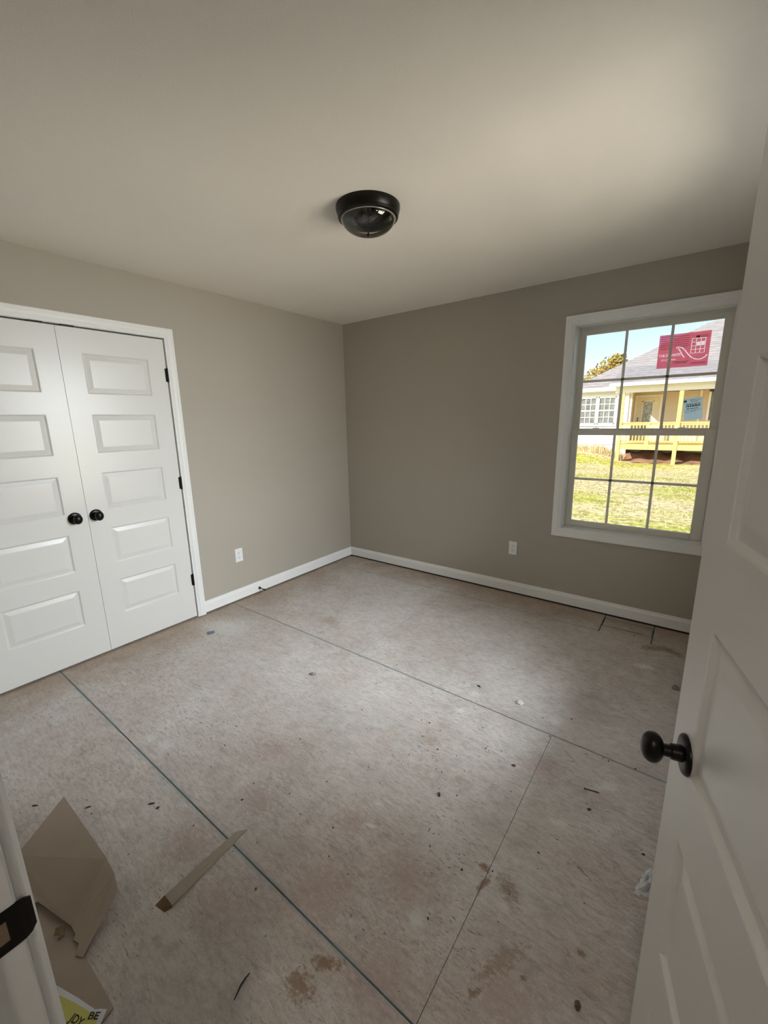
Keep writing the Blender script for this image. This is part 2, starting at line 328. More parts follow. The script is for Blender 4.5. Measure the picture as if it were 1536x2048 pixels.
# floor slab, boards
floor = bx((-0.75, -L-1.45, -0.06), (W+0.12, 0.0, -0.02)).build('floor', M['dark'], label='dusty strand-board subfloor of the whole room', cat='floor', kind='structure')
def board(x0, y0, x1, y1, z=0.0, gx=.0004, g=.0014, c=.0016, e=.0006, name='subfloor_board'):
    mb = MB()
    a, b_, c0, d = x0+gx, y0+g, x1-gx, y1-g
    vs = [(a,b_,z-.0185),(c0,b_,z-.0185),(c0,d,z-.0185),(a,d,z-.0185),(a,b_,z-c),(c0,b_,z-c),(c0,d,z-c),(a,d,z-c),(a+e,b_+c,z),(c0-e,b_+c,z),(c0-e,d-c,z),(a+e,d-c,z)]
    mb.add(vs, [(8,9,10,11)], 0); mb.add(vs, [(0,1,5,4),(1,2,6,5),(2,3,7,6),(3,0,4,7),(4,5,9,8),(5,6,10,9),(6,7,11,10),(7,4,8,11)], 1); mb.add(vs, [(3,2,1,0)], 1)
    return mb.build(name, [M['floor'], M['joint']], floor)
board(-0.75, -2.72, 2.595, -1.512)
board(2.595, -2.72, W+0.1, -1.512)
board(-0.75, -1.512, 1.378, -0.300); board(1.378, -1.512, W+0.1, -0.300)
K = dict(gx=.0022, g=.0030, c=.0022, e=.0015)
board(-0.12, -0.300, 2.58, 0.0, **K)
board(2.895, -0.300, W+0.1, 0.0, **K); board(2.58, -0.055, 2.895, 0.0, **K)
board(2.583, -0.180, 2.893, -0.057, -0.002, **K)
board(2.58, -0.300, 2.895, -0.182, -0.004, **K)
board(-0.75, -L-0.63, W+0.1, -2.72); board(-0.1, -L-1.45, W+0.1, -L-0.63)

ceiling = bx((-0.75, -L-1.45, H), (W+0.19, 0.19, H+0.1)).build('ceiling', M['ceiling'], label='flat off-white ceiling with a fine paint texture', cat='ceiling', kind='structure')
FG = .026       # the drywall stops short of the boards, a wood plate coloured dark to deepen the gap's shade sits behind
w = MB(); w.box((-.115, CY1+.018, FG), (0, 0, H)); w.box((-.115, CY0-.018, CZ+.02), (0, CY1+.018, H)); w.box((-.115, -L-.115, FG), (0, CY0-.018, H))
w.box((-.115, CY1+.018, -.02), (-.014, 0, FG), 1); w.box((-.115, -L-.115, -.02), (-.014, CY0-.018, FG), 1)
w.build('wall_left', [M['wall'], M['dark']], label='greige wall with the closet doors', cat='wall', kind='structure')
w = MB(); w.box((-.115, 0, FG), (WX0-.018, .19, H)); w.box((WX1+.018, 0, FG), (W+.12, .19, H)); w.box((WX0-.018, 0, FG), (WX1+.018, .19, WZ0-.018)); w.box((WX0-.018, 0, WZ1+.018), (WX1+.018, .19, H))
w.box((-.115, .014, -.06), (W+.12, .19, FG), 1)
w.build('wall_far', [M['wall'], M['dark']], label='greige wall with the window looking onto the yard', cat='wall', kind='structure')
R0, R1 = RWY-.4425, RWY+.4425       # opening of the added, unseen window in the right wall
w = MB(); w.box((W, -L-1.45, -.02), (W+.19, R0-.018, H)); w.box((W, R1+.018, -.02), (W+.19, 0, H)); w.box((W, R0-.018, -.02), (W+.19, R1+.018, WZ0-.018)); w.box((W, R0-.018, WZ1+.018), (W+.19, R1+.018, H))
w.build('wall_right', M['wall'], label='greige wall behind the open door', cat='wall', kind='structure')
w = MB(); w.box((-.0, -L-.115, -.02), (DX0-.018, -L, H)); w.box((DX1+.018, -L-.115, -.02), (W, -L, H)); w.box((DX0-.018, -L-.115, DZ+.018), (DX1+.018, -L, H))
w.build('wall_near', M['wall'], label='greige wall around the entry doorway', cat='wall', kind='structure')
w = MB(); w.box((-.12, -L-1.45-.1, -.02), (W+.12, -L-1.45, H)); w.box((-.12, -L-1.45, -.02), (0.0, -L-.115, H))
w.build('wall_hall', M['wall'], label='hallway wall behind the doorway', cat='wall', kind='structure')
w = MB(); w.box((-.76, CY0-.3, -.02), (-.70, CY1+.3, H)); w.box((-.70, CY0-.3, -.02), (-.115, CY0-.25, H)); w.box((-.70, CY1+.25, -.02), (-.115, CY1+.3, H))
w.build('wall_closet', M['wall'], label='inner walls of the closet', cat='wall', kind='structure')

# ------------------------------------------------------------------ baseboards and casings
def base_prof(t=.0145, h=.09):      # (out, up)
    return [(0,0),(t,0),(t,h*.72),(t*.8,h*.80),(t*.55,h*.86),(t*.5,h*.97),(t*.3,h),(0,h)]
BZ = .0160
MB().sweep(base_prof(), lambda t, p: (p[0], t, BZ+p[1]), [CY1+.066, 0.0]).build('baseboard_left', M['trim'], label='white baseboard between the closet casing and the corner', cat='baseboard', kind='structure')
MB().sweep(base_prof(), lambda t, p: (t, -p[0], BZ+p[1]), [0.0, W]).build('baseboard_far', M['trim'], label='white baseboard under the window', cat='baseboard', kind='structure')
MB().sweep(base_prof(), lambda t, p: (W-p[0], t, BZ+p[1]), [-L, -.015]).build('baseboard_right', M['trim'], label='white baseboard behind the open door', cat='baseboard', kind='structure')
MB().sweep(base_prof(), lambda t, p: (t, -L+p[0], BZ+p[1]), [0.0, DX0-.07]).build('baseboard_near', M['trim'], label='white baseboard left of the entry doorway', cat='baseboard', kind='structure')

# colonial casing profile: (across from inner edge, out from wall)
CP = [(0,0),(0,.009),(.004,.0105),(.010,.0105),(.013,.0125),(.018,.0128),(.022,.0155),(.030,.0158),(.036,.0165),(.044,.0162),(.048,.0178),(.057,.0178),(.061,.016),(.062,0)]
def casing_leg(x0, dirx, z0, z1, miter_top=True, miter_bot=False, wid=.062):
    """vertical casing leg in local X(along wall) Y(-out) Z: inner edge at x0, grows along dirx"""
    mb = MB()
    def f(t, p):
        zz = (z1 + (p[0] if miter_top else 0)) if t else (z0 - (p[0] if miter_bot else 0))
        return (x0+dirx*p[0], -p[1], zz)
    return mb.sweep(CP, f, [0, 1])
def casing_bar(x0, x1, z0, dirz):
    mb = MB()
    return mb.sweep(CP, lambda t, p: ((x1+p[0]) if t else (x0-p[0]), -p[1], z0+dirz*p[0]), [0, 1])

# closet trim: local frame X->+y, -Y->+x
ct = empty('trim_1', (0, 0, 0), PI/2, label='white moulded casing and jamb around the closet doors', cat='door trim', kind='structure')
a0, a1 = CY0-.004, CY1+.004
casing_leg(a1+.001, 1, .004, CZ+.006).build('casing', M['trim'], ct); casing_leg(a0-.001, -1, .004, CZ+.006).build('casing', M['trim'], ct)
casing_bar(a0-.001, a1+.001, CZ+.006, 1).build('casing', M['trim'], ct)
bx((a1, 0, 0), (a1+.014, .115, CZ+.018)).build('jamb', M['trim'], ct); bx((a0-.014, 0, 0), (a0, .115, CZ+.018)).build('jamb', M['trim'], ct)
bx((a0, 0, CZ+.004), (a1, .115, CZ+.018)).build('head_jamb', M['trim'], ct)
for yc in (-2.520, -2.372):
    bx((yc-.033, -.0015, CZ-.0035), (yc+.033, .02, CZ+.0045)).build('ball_catch', M['black'], ct)

# entry doorway jamb and casing
dt = empty('trim_2', (0, 0, 0), 0, label='white entry door jamb with a black strike plate', cat='door trim', kind='structure')
bx((DX0-.018, -L-.115, 0), (DX0, -L, DZ+.018)).build('jamb', M['trim'], dt, bevel=.0028)
bx((DX1, -L-.115, 0), (DX1+.018, -L, DZ+.018)).build('jamb', M['trim'], dt, bevel=.0015)
bx((DX0, -L-.115, DZ), (DX1, -L, DZ+.018)).build('head_jamb', M['trim'], dt, bevel=.0015)
bx((DX0, -L-.072, 0), (DX0+.010, -L-.037, DZ)).build('door_stop', M['trim'], dt, bevel=.0015)
bx((DX1-.010, -L-.072, 0), (DX1, -L-.037, DZ)).build('door_stop', M['trim'], dt, bevel=.0015)
bx((DX0, -L-.072, DZ-.01), (DX1, -L-.037, DZ)).build('door_stop', M['trim'], dt, bevel=.0015)
def rot_pts(mb, fn): mb.v = [fn(v) for v in mb.v]; return mb
for x0, dx in ((DX0-.005, -1), (DX1+.005, 1)):
    c = casing_leg(x0, dx, .004, DZ+.005); rot_pts(c, lambda v: (v[0], -L-v[1], v[2])); c.build('casing', M['trim'], dt, bevel=.0016)
c = casing_bar(DX0-.005, DX1+.005, DZ+.005, 1); rot_pts(c, lambda v: (v[0], -L-v[1], v[2])); c.build('casing', M['trim'], dt, bevel=.0016)
# strike plate: flat plate let into the jamb with a curved lip past the edge
SZ = .940; sp = MB(); hh = .0265
prof = [(-.036, 0.0), (-.006, 0.0), (.000, -.0002), (.006, -.0012), (.0115, -.0036)]   # (y from jamb edge, x from jamb face)
zz = []
def lipw(k): return [hh, hh, hh, hh*.93, hh*.72][k]
vs = []
for k, (py, px) in enumerate(prof):
    for s in (-1, 1):
        vs += [(DX0+.0012+px, -L+py, SZ+s*lipw(k)), (DX0-.0006+px, -L+py, SZ+s*lipw(k))]
fs = []
for k in range(len(prof)-1):
    a, b_ = 4*k, 4*k+4
    fs += [(a, a+2, b_+2, b_), (a+1, b_+1, b_+3, a+3), (a, b_, b_+1, a+1), (a+2, a+3, b_+3, b_+2)]
fs += [(0, 1, 3, 2), (16, 18, 19, 17)]
sp.add(vs, fs)
spo = sp.build('strike_plate', M['black'], dt)
bx((DX0-.0005, -L-.028, SZ-.013), (DX0+.0016, -L-.012, SZ+.013)).build('latch_hole', M['cardedge'], spo)

# ------------------------------------------------------------------ moulded five-panel doors
PZ = [(.2295+.357*k, .466+.357*k) for k in range(5)]           # panel bottoms and tops above the door's foot
def door_frame(wd, ht, th, st):
    mb = MB(); mb.box((0,0,0), (st,th,ht)); mb.box((wd-st,0,0), (wd,th,ht))
    zs = [0] + [z for p in PZ for z in p] + [ht]
    for k in range(0, len(zs), 2): mb.box((st,0,zs[k]), (wd-st,th,zs[k+1]))
    return mb
PPROF = [(0,0),(.0035,.0012),(.007,.0055),(.011,.0078),(.0135,.0075),(.036,.0020),(.041,.0016)]
def door_panel(x0, x1, z0, z1, th):
    mb = MB()
    for side in (0, 1):
        rings = []
        for o, d in PPROF:
            y = d if side == 0 else th-d
            rings.append([(x0+o,y,z0+o),(x1-o,y,z0+o),(x1-o,y,z1-o),(x0+o,y,z1-o)])
        vs = [v for r in rings for v in r]; fs = []
        for k in range(len(rings)-1):
            for q in range(4): fs.append((4*k+q, 4*k+(q+1)%4, 4*k+4+(q+1)%4, 4*k+4+q))
        e = 4*(len(rings)-1); fs.append((e, e+1, e+2, e+3)); mb.add(vs, fs)
    return mb
def knob_mb(M_, k=1.0):
    """rosette, neck and egg-shaped knob pointing along +Z of M_"""
    mb = MB(); M_ = M_ @ Matrix.Scale(k, 4)
    mb.lathe([(.0395,0),(.0395,.003),(.037,.0065),(.030,.009),(.018,.010)], 36, M_, cap=True)
    mb.lathe([(.0165,.009),(.0155,.026),(.0125,.028),(.0120,.040)], 28, M_)
    pr = []
    for i in range(15):
        a = PI*i/14; pr.append((max(.0006, .0305*math.sin(a)**.85), .0585-.0205*math.cos(a)))
    mb.lathe(pr, 32, M_, sx=.86, sy=1.06)
    return mb
def make_door(name, wd, ht, th, st, loc, rz, label, knob_at, sides, hinges, hz, cat='door', ks=1.0):
    root = empty(name, loc, rz, label=label, cat=cat, kind='structure')
    door_frame(wd, ht, th, st).build('stile_and_rail_frame', M['white'], root)
    for z0, z1 in PZ: door_panel(st, wd-st, z0, z1, th).build('panel', M['white'], root)
    for s in sides:
        y, d = (0, Vector((0,-1,0))) if s == 0 else (th, Vector((0,1,0)))
        Mx = Matrix.Translation((knob_at[0], y, knob_at[1])) @ Matrix.Rotation(PI/2 if s == 0 else -PI/2, 4, 'X')
        k = knob_mb(Mx, ks); k.build('door_knob', M['black'], root)
    for z in hz:
        hx, hy = hinges
        h = MB().tube([(hx, hy, z-.044), (hx, hy, z+.044)], .0075, 12)
        h.tube([(hx, hy, z+.044), (hx, hy, z+.048)], .0045, 12).tube([(hx, hy, z-.048), (hx, hy, z-.044)], .0045, 12)
        h.build('hinge', M['black'], root)
        sg = -1 if hx > wd/2 else 1
        bx((min(hx, hx+sg*.014), hy+.0015, z-.043), (max(hx, hx+sg*.014), hy+.0055, z+.043)).build('hinge_leaf', M['black'], root)
    return root
LW = .6035
make_door('door_1', LW, 2.031, .035, .112, (0, -2.4345, .014), PI/2, 'white five-panel closet door leaf beside the outlet, hinged on the right', (.044, .919), [0], (LW+.003, -.004), (.30, 1.05, 1.80), ks=.92)
make_door('door_2', LW, 2.031, .035, .112, (0, -2.4365-LW, .014), PI/2, 'white five-panel closet door leaf cut by the left picture edge', (LW-.068, .919), [0], (-.003, -.004), (.30, 1.05, 1.80), ks=.92)
hd = Vector((-.25436, .96711)); lat = Vector((3.018, -2.573)); nn = Vector((-hd.y, hd.x)); EW = .762
ho = lat - EW*hd - nn*.035
make_door('door_3', EW, 2.032, .035, .084, (ho.x, ho.y, .014), math.atan2(hd.y, hd.x), 'white five-panel entry door standing open on the right', (EW-.064, .960), [0, 1], (-.003, -.004), (.25, 1.02, 1.80), ks=.76)

# ------------------------------------------------------------------ windows
def ring_boxes(x0, x1, z0, z1, wl_, wr, wb, wt, y0, y1):
    mb = MB(); mb.box((x0,y0,z0), (x0+wl_,y1,z1)); mb.box((x1-wr,y0,z0), (x1,y1,z1)); mb.box((x0+wl_,y0,z0), (x1-wr,y1,z0+wb)); mb.box((x0+wl_,y0,z1-wt), (x1-wr,y1,z1)); return mb
def make_window(name, loc, rz, label):
    root = empty(name, loc, rz, label=label, cat='window', kind='structure')
    i0, i1, j0, j1 = WX0, WX1, WZ0, WZ1
    casing_leg(i0-.002, -1, j0-.002, j1+.002, True, True).build('casing', M['trim'], root)
    casing_leg(i1+.002, 1, j0-.002, j1+.002, True, True).build('casing', M['trim'], root)
    casing_bar(i0-.002, i1+.002, j1+.002, 1).build('casing', M['trim'], root)
    casing_bar(i0-.002, i1+.002, j0-.002, -1).build('casing', M['trim'], root)
    # jamb extension boards, set back a little from the casing
    q0, q1, v0, v1 = i0+.005, i1-.005, j0+.005, j1-.005; jd = .096
    bx((i0-.018, .0, j0-.018), (q0, jd, j1+.018)).build('jamb', M['trim'], root); bx((q1, .0, j0-.018), (i1+.018, jd, j1+.018)).build('jamb', M['trim'], root)
    bx((q0, .0, v1), (q1, jd, j1+.018)).build('jamb', M['trim'], root); bx((q0, .0, j0-.018), (q1, jd, v0)).build('sill', M['trim'], root)
    # vinyl frame with a stepped track
    f = ring_boxes(i0-.018, i1+.018, j0-.018, j1+.018, .024, .024, .024, .024, jd, .19)
    f.box((q0, .124, v0), (q0+.013, .130, v1)); f.box((q1-.013, .124, v0), (q1, .130, v1)); f.box((q0+.013, .124, v1-.014), (q1-.013, .130, v1))
    f.build('frame', M['vinyl'], root, bevel=.001)
    # upper (outer) sash
    ux0, ux1, uz0, uz1 = q0+.002, q1-.002, 1.360, v1-.002
    g0, g1, gz0, gz1 = 2.253, 3.038, 1.392, 2.057
    us = ring_boxes(ux0, ux1, uz0, uz1, g0-ux0, ux1-g1, gz0-uz0, uz1-gz1, .131, .156).build('upper_sash', M['vinyl'], root, bevel=.002)
    bx((g0, .143, gz0), (g1, .146, gz1)).build('glass_pane', M['glass'], us)
    def muntin(mb, par): mb.build('muntin', M['vinyl'], par)
    for xm in (2.512, 2.776): muntin(bx((xm-.0085, .1345, gz0), (xm+.0085, .1415, gz1)), us)
    muntin(bx((g0, .1345, 1.734-.0085), (g1, .1415, 1.734+.0085)), us)
    # lower (inner) sash
    lx0, lx1, lz0, lz1 = q0+.002, q1-.002, v0+.002, 1.384
    h0, h1, hz0, hz1 = 2.254, 3.019, .684, 1.344
    ls = ring_boxes(lx0, lx1, lz0, lz1, h0-lx0, lx1-h1, hz0-lz0, lz1-hz1, .098, .123).build('lower_sash', M['vinyl'], root, bevel=.002)
    bx((h0, .109, hz0), (h1, .112, hz1)).build('glass_pane', M['glass'], ls)
    for xm in (2.503, 2.767): muntin(bx((xm-.0085, .101, hz0), (xm+.0085, .108, hz1)), ls)
    muntin(bx((h0, .101, 1.015-.0085), (h1, .108, 1.015+.0085)), ls)
    for xm in (2.375, 2.895):
        k = MB().prism([(xm-.034,.101),(xm+.034,.101),(xm+.030,.116),(xm-.030,.116)], lz1, lz1+.004)
        k.lathe([(.012,lz1+.004),(.011,lz1+.010),(.004,lz1+.012)], 16, Matrix.Translation((xm,.109,0)))
        k.tube([(xm-.030,.106,lz1+.003),(xm-.018,.104,lz1+.010),(xm,.104,lz1+.0125),(xm+.016,.104,lz1+.010),(xm+.030,.106,lz1+.003)], .0035, 8)
        k.build('sash_lock', M['trim'], ls)
    for xm in (lx0+.02, lx1-.02):
        bx((xm-.018, .100, lz1-.001), (xm+.018, .118, lz1+.004)).build('tilt_latch', M['vinyl'], ls)
    bx((2.50, .091, lz0+.020), (2.80, .098, lz0+.026)).build('lift_rail', M['vinyl'], ls)
    return root
make_window('window_1', (0,0,0), 0, 'white double-hung grid window looking onto the yard')
make_window('added_window', (W, RWY+2.6475, 0), -PI/2, 'added unseen double-hung window in the right wall, lets the fill light in')  # second window is made up, an inlet for the fill lights

# ------------------------------------------------------------------ lettering helper
def text_mesh(name, s, size, ext=0.0002, shear=0.0, bold=0.0):
    c = bpy.data.curves.new(name, 'FONT'); c.body = s; c.size = size; c.extrude = ext; c.shear = shear; c.offset = bold; c.align_x = 'LEFT'; c.resolution_u = 3
    o = bpy.data.objects.new(name, c); COL.objects.link(o); bpy.context.view_layer.update()
    me = bpy.data.meshes.new_from_object(o.evaluated_get(bpy.context.evaluated_depsgraph_get())); bpy.data.objects.remove(o); bpy.data.curves.remove(c); me.name = name
    return me
def letter(name, s, size, m, parent, mw, fit=None, **k):
    me = text_mesh(name, s, size, **k); me.materials.clear(); me.materials.append(m)
    if fit:
        xs = [v.co.x for v in me.vertices]; sc = fit/(max(xs)-min(xs)); x0 = min(xs)
        for v in me.vertices: v.co.x = (v.co.x-x0)*sc
    o = bpy.data.objects.new(name, me); COL.objects.link(o); o.parent = parent; o.matrix_local = mw; return o

# ------------------------------------------------------------------ stickers on the glass (printed to be read from outside)
SY = .1472
st_ = empty('window_sticker', (2.8445, SY, 1.7875), 0, label='red see-through window sticker with mirrored white script lettering', cat='sticker')
st_.scale = (1.019, 1, 1.018)
def P0(x, z): return (x-2.847, z-1.7815)
STROKES = ([(2.857,1.84),(2.845,1.858),(2.826,1.891),(2.8185,1.9015)],
          [(2.809,1.902),(2.814,1.907),(2.824,1.908),(2.84,1.901),(2.855,1.887),(2.87,1.866),(2.89,1.842),(2.905,1.831),(2.92,1.825),(2.935,1.8225),(2.947,1.824),(2.966,1.835),(2.974,1.849)])
def sticker_film():
    """red film whose lettering is left unprinted, so the daylight shows through it"""
    c = bpy.data.curves.new('film', 'CURVE'); c.dimensions = '2D'; c.fill_mode = 'BOTH'; c.extrude = .0001; c.resolution_u = 3
    def poly(pts):
        sp = c.splines.new('POLY'); sp.points.add(len(pts)-1); sp.use_cyclic_u = True
        for p, q in zip(sp.points, pts): p.co = (q[0], q[1], 0, 1)
    def rect(x0, z0, x1, z1): poly([(x0,z0),(x1,z0),(x1,z1),(x0,z1)])
    rect(-.135, 0, .135, .2075)
    for st in STROKES:
        pts = [Vector(P0(*p)) for p in st]; l_, r_ = [], []
        for k, p in enumerate(pts):
            t = (pts[min(k+1,len(pts)-1)]-pts[max(k-1,0)]).normalized(); q = Vector((-t.y, t.x))*.0026; l_.append(p+q); r_.append(p-q)
        poly([tuple(p) for p in l_+r_[::-1]])
    for body, size, x, z, fit, sh in (('merican', .034, 2.836, 1.8535, .115, .25), ('WINDOWS', .0165, 2.814, 1.8275, .080, 0)):
        t = bpy.data.curves.new('t', 'FONT'); t.body = body; t.size = size; t.shear = sh; t.offset = .0003; t.resolution_u = 3
        o = bpy.data.objects.new('t', t); COL.objects.link(o); bpy.context.view_layer.update()
        cv = o.to_curve(bpy.context.evaluated_depsgraph_get()); xs = [b.co.x for sp in cv.splines for b in sp.bezier_points]; k = fit/(max(xs)-min(xs)); x0 = min(xs); ox, oz = P0(x, z)
        f = lambda v: (ox-(v.x-x0)*k, oz+v.y, 0)
        for sp in cv.splines:
            n_ = c.splines.new('BEZIER'); n_.bezier_points.add(len(sp.bezier_points)-1); n_.use_cyclic_u = True
            for a, b in zip(n_.bezier_points, sp.bezier_points):
                a.handle_left_type = a.handle_right_type = 'FREE'; a.co = f(b.co); a.handle_left = f(b.handle_left); a.handle_right = f(b.handle_right)
        o.to_curve_clear(); bpy.data.objects.remove(o); bpy.data.curves.remove(t)
    for zz_ in (1.862, 1.884, 1.906, 1.928, 1.950): rect(*P0(2.8863, zz_-.0013), *P0(2.9587, zz_+.0013))
    for xx in (2.888, 2.911, 2.934, 2.957):
        for zz_ in (1.862, 1.884, 1.906, 1.928): rect(*P0(xx-.0016, zz_+.0016), *P0(xx+.0016, zz_+.0204))
    rect(*P0(2.9135, 1.9085), *P0(2.9315, 1.9255)); rect(*P0(2.9365, 1.9085), *P0(2.9545, 1.9255))
    o = bpy.data.objects.new('film_curve', c); COL.objects.link(o); bpy.context.view_layer.update()
    me = bpy.data.meshes.new_from_object(o.evaluated_get(bpy.context.evaluated_depsgraph_get())); bpy.data.objects.remove(o); me.name = 'film'
    me.materials.clear(); me.materials.append(M['redfilm']); return me
inst('film', sticker_film(), st_, (0, 0, 0), (PI/2, 0, 0))
def bars(rows, m, name):
    mb = MB()
    for x0, x1, z, h in rows:
        x = x0
        while x < x1:
            e = min(x1, x+random.uniform(.004, .011)); p, q = P0(x, z), P0(e, z+h); mb.box((p[0], -.0009, p[1]), (q[0], -.0006, q[1])); x = e+.0016
    return mb.build(name, m, st_, kind='stuff')
bars([(2.800,2.883,1.8155,.0032),(2.809,2.875,1.8075,.0032),(2.907,2.926,1.954,.012)], M['ink'], 'fine_print')
bars([(2.720,2.772,1.975-.0125*k,.003) for k in range(7)] + [(2.790,2.872,1.972-.0125*k,.003) for k in range(6)] + [(2.932,2.972,1.965-.006*k,.0025) for k in range(3)] + [(2.895,2.972,1.803-.006*k,.0025) for k in range(2)], M['redink'], 'fine_print')
lb = empty('rating_label', (2.939, SY, 1.518), 0, label='pale blue paper label stuck crooked on the glass', cat='label')
lr = lb; lb.rotation_euler = (0, -.14, 0)
bx((-.050, -.0002, -.072), (.050, .0002, .072)).build('label_sheet', M['bluepaper'], lb)
mb = MB()
for z, x0, x1, h in [(.054,-.012,.046,.003),(.046,-.012,.030,.003),(.036,-.046,.046,.0025),(.026,-.034,.040,.006),(.014,-.036,.042,.009),(.000,-.034,.030,.005),(-.010,-.046,.046,.002),(-.018,-.040,.020,.002),(.062,-.046,.046,.0015)]:
    x = x0
    while x < x1:
        e = min(x1, x+random.uniform(.005, .016)); mb.box((x,-.0008,z), (e,-.0005,z+h)); x = e+.003
mb.box((-.047,-.0008,.046), (-.031,-.0005,.060)); mb.build('fine_print', M['blueink'], lb, kind='stuff')
bx((-.043, -.0011, .049), (-.035, -.0009, .057)).build('emblem', M['bluepaper'], lb)

# ------------------------------------------------------------------ ceiling light
cl = empty('ceiling_light', (1.672, -1.662, H), 0, label='dark bronze flush-mount ceiling light with clear glass dome', cat='ceiling light')
MB().lathe([(.146,0),(.146,-.008),(.144,-.018),(.139,-.030),(.136,-.036),(.138,-.040),(.136,-.046),(.129,-.050),(.124,-.049),(.124,-.030),(.10,-.012)], 64).build('canopy', M['black'], cl)
dome = [(.1235,-.046)]
for i in range(1, 17):
    a = PI/2*i/16; dome.append((max(.0005,.1235*math.cos(a)), -.046-.066*math.sin(a)))
MB().lathe(dome, 56, cap=False).build('glass_dome', M['lampglass'], cl)
MB().lathe([(.1215,-.0490),(.1250,-.0495),(.1262,-.0510),(.1250,-.0530),(.1215,-.0535)], 56, cap=False).build('glass_rim', mat('frosted_glass_rim', (0.30, 0.29, 0.27), 0.15), cl)
refl = mat('socket_plate_metal', (0.10, 0.095, 0.09), 0.25, 0.8)
MB().lathe([(.118,-.0135),(.1175,-.018),(.06,-.020),(.02,-.021)], 48).build('socket_plate', refl, cl)
copper = mat('copper_wire', (0.42, 0.20, 0.12), 0.4, 0.6)
for sx in (-1, 1):
    Mx = Matrix.Translation((sx*.030, 0, -.036)) @ Matrix.Rotation(sx*PI/2*.92, 4, 'Y')
    s_ = MB().lathe([(.016,-.008),(.017,.010),(.0165,.020)], 20, Mx).build('lamp_socket', M['slot'], cl)
    b = [(.012,.020),(.013,.026)] + [(.0225*math.sin(PI*(.25+.75*i/10))+.0002, .044-.024*math.cos(PI*(.25+.75*i/10))) for i in range(11)]
    MB().lathe(b, 20, Mx).build('light_bulb', M['lampglass'], cl)
MB().tube([(-.05,.02,-.024),(-.02,.035,-.04),(.01,.022,-.046),(.035,.03,-.03),(.055,.01,-.024)], .0022, 8).build('wire', copper, cl)
MB().lathe([(.004,-.020),(.004,-.108),(.0085,-.110),(.0085,-.114),(.004,-.121),(.0008,-.122)], 16).build('finial', M['black'], cl)

hlr = empty('added_hall_lamp', (3.08, -4.38, H), 0, label='added round white ceiling lamp, unseen in the hallway behind the doorway', cat='ceiling lamp')  # housing of the added hallway light, out of view
MB().lathe([(.175,0),(.175,-.020),(.168,-.050),(.160,-.072),(.153,-.072),(.153,-.030)], 40, cap=False).build('lamp_ring', M['plate'], hlr)
MB().lathe([(.153,-.004),(.002,-.006)], 40, cap=False).build('lamp_plate', M['plate'], hlr)
# ------------------------------------------------------------------ outlets
def outlet(name, loc, rz, label):
    r = empty(name, loc, rz, label=label, cat='outlet', group='wall outlets')
    bx((-.035,-.0055,-.0575), (.035,0,.0575)).build('cover_plate', M['plate'], r, bevel=.003)
    for s in (-1, 1):
        c = MB().prism([(-.017,0),(.017,0),(.017,0),(-.017,0)], 0, 0) if False else MB()
        pts = []
        for k in range(20):
            a = 2*PI*k/20; pts.append((max(-.0165, min(.0165, .0185*math.cos(a))), max(-.0135, min(.0135, .0175*math.sin(a)))))
        c.sweep(pts, lambda t, p, s=s: (p[0], t, p[1]+s*.0195), [-.0075, -.003]); f = c.build('receptacle', M['plate'], r)
        h = MB(); z = s*.0195; h.box((-.0075,-.0079,z-.001), (-.0055,-.0074,z+.007)); h.box((.0055,-.0079,z-.001), (.0075,-.0074,z+.006)); h.box((-.0025,-.0079,z-.0095), (.0025,-.0074,z-.0045))
        h.build('slots', M['slot'], f)
    MB().lathe([(.003,0),(.003,.0015)], 12, Matrix.Translation((0,-.0055,0)) @ Matrix.Rotation(PI/2, 4, 'X')).build('screw', M['plate'], r)
outlet('wall_outlet', (0, -1.415, .397), PI/2, 'white duplex outlet on the closet wall')
outlet('wall_outlet', (1.838, 0, .405), 0, 'white duplex outlet left of and below the window')

# ------------------------------------------------------------------ spring door stop on the baseboard
ds = empty('door_stop', (.0145, -1.25, .047), 0, label='black rigid door stop screwed to the baseboard', cat='door stop')
Rm = Matrix.Rotation(PI/2, 4, 'Y')
MB().lathe([(.0125,0),(.0125,.003),(.009,.006),(.0045,.008)], 20, Rm).build('flange', M['black'], ds)
MB().tube([(.006,0,0),(.040,.001,-.0005),(.066,.002,-.002)], .0042, 12).build('rod', M['black'], ds)
MB().lathe([(.007,.064),(.0082,.067),(.0082,.076),(.006,.079)], 16, Rm).build('bumper', M['slot'], ds)

# ------------------------------------------------------------------ cardboard, flyer, shim, plastic
cb = empty('cardboard_sheet', (1.5, -3.12, 0), 0, label='torn folded cardboard piece lying behind the door jamb', cat='cardboard')
def sheet(polys, th, o=(1.5, -3.12, 0)):
    mb = MB()
    for poly in polys:
        a, b_, c = (Vector(p) for p in poly[:3]); n_ = (b_-a).cross(c-a).normalized()
        if n_.z < 0: n_ = -n_
        k = len(poly); vs = [Vector(p)-Vector(o) for p in poly] + [Vector(p)-Vector(o)-n_*th for p in poly]
        mb.add(vs, [tuple(range(k)), tuple(range(2*k-1, k-1, -1))], 0); base = len(mb.v)-2*k
        for i in range(k):
            j = (i+1) % k; mb.f.append([base+i, base+k+i, base+k+j, base+j]); mb.m.append(1); mb.sm.append(False)
    return mb
A_, B_, N_, L_ = (1.211,-3.038,.104), (1.587,-3.031,.086), (1.657,-3.160,.022), (1.300,-3.205,.062)
sheet([[A_, B_, N_, (1.50,-3.20,.028), L_], [L_, (1.50,-3.20,.028), (1.46,-3.285,.02), (1.23,-3.285,.05)]], .004).build('main_flap', [M['card'], M['cardedge']], cb)
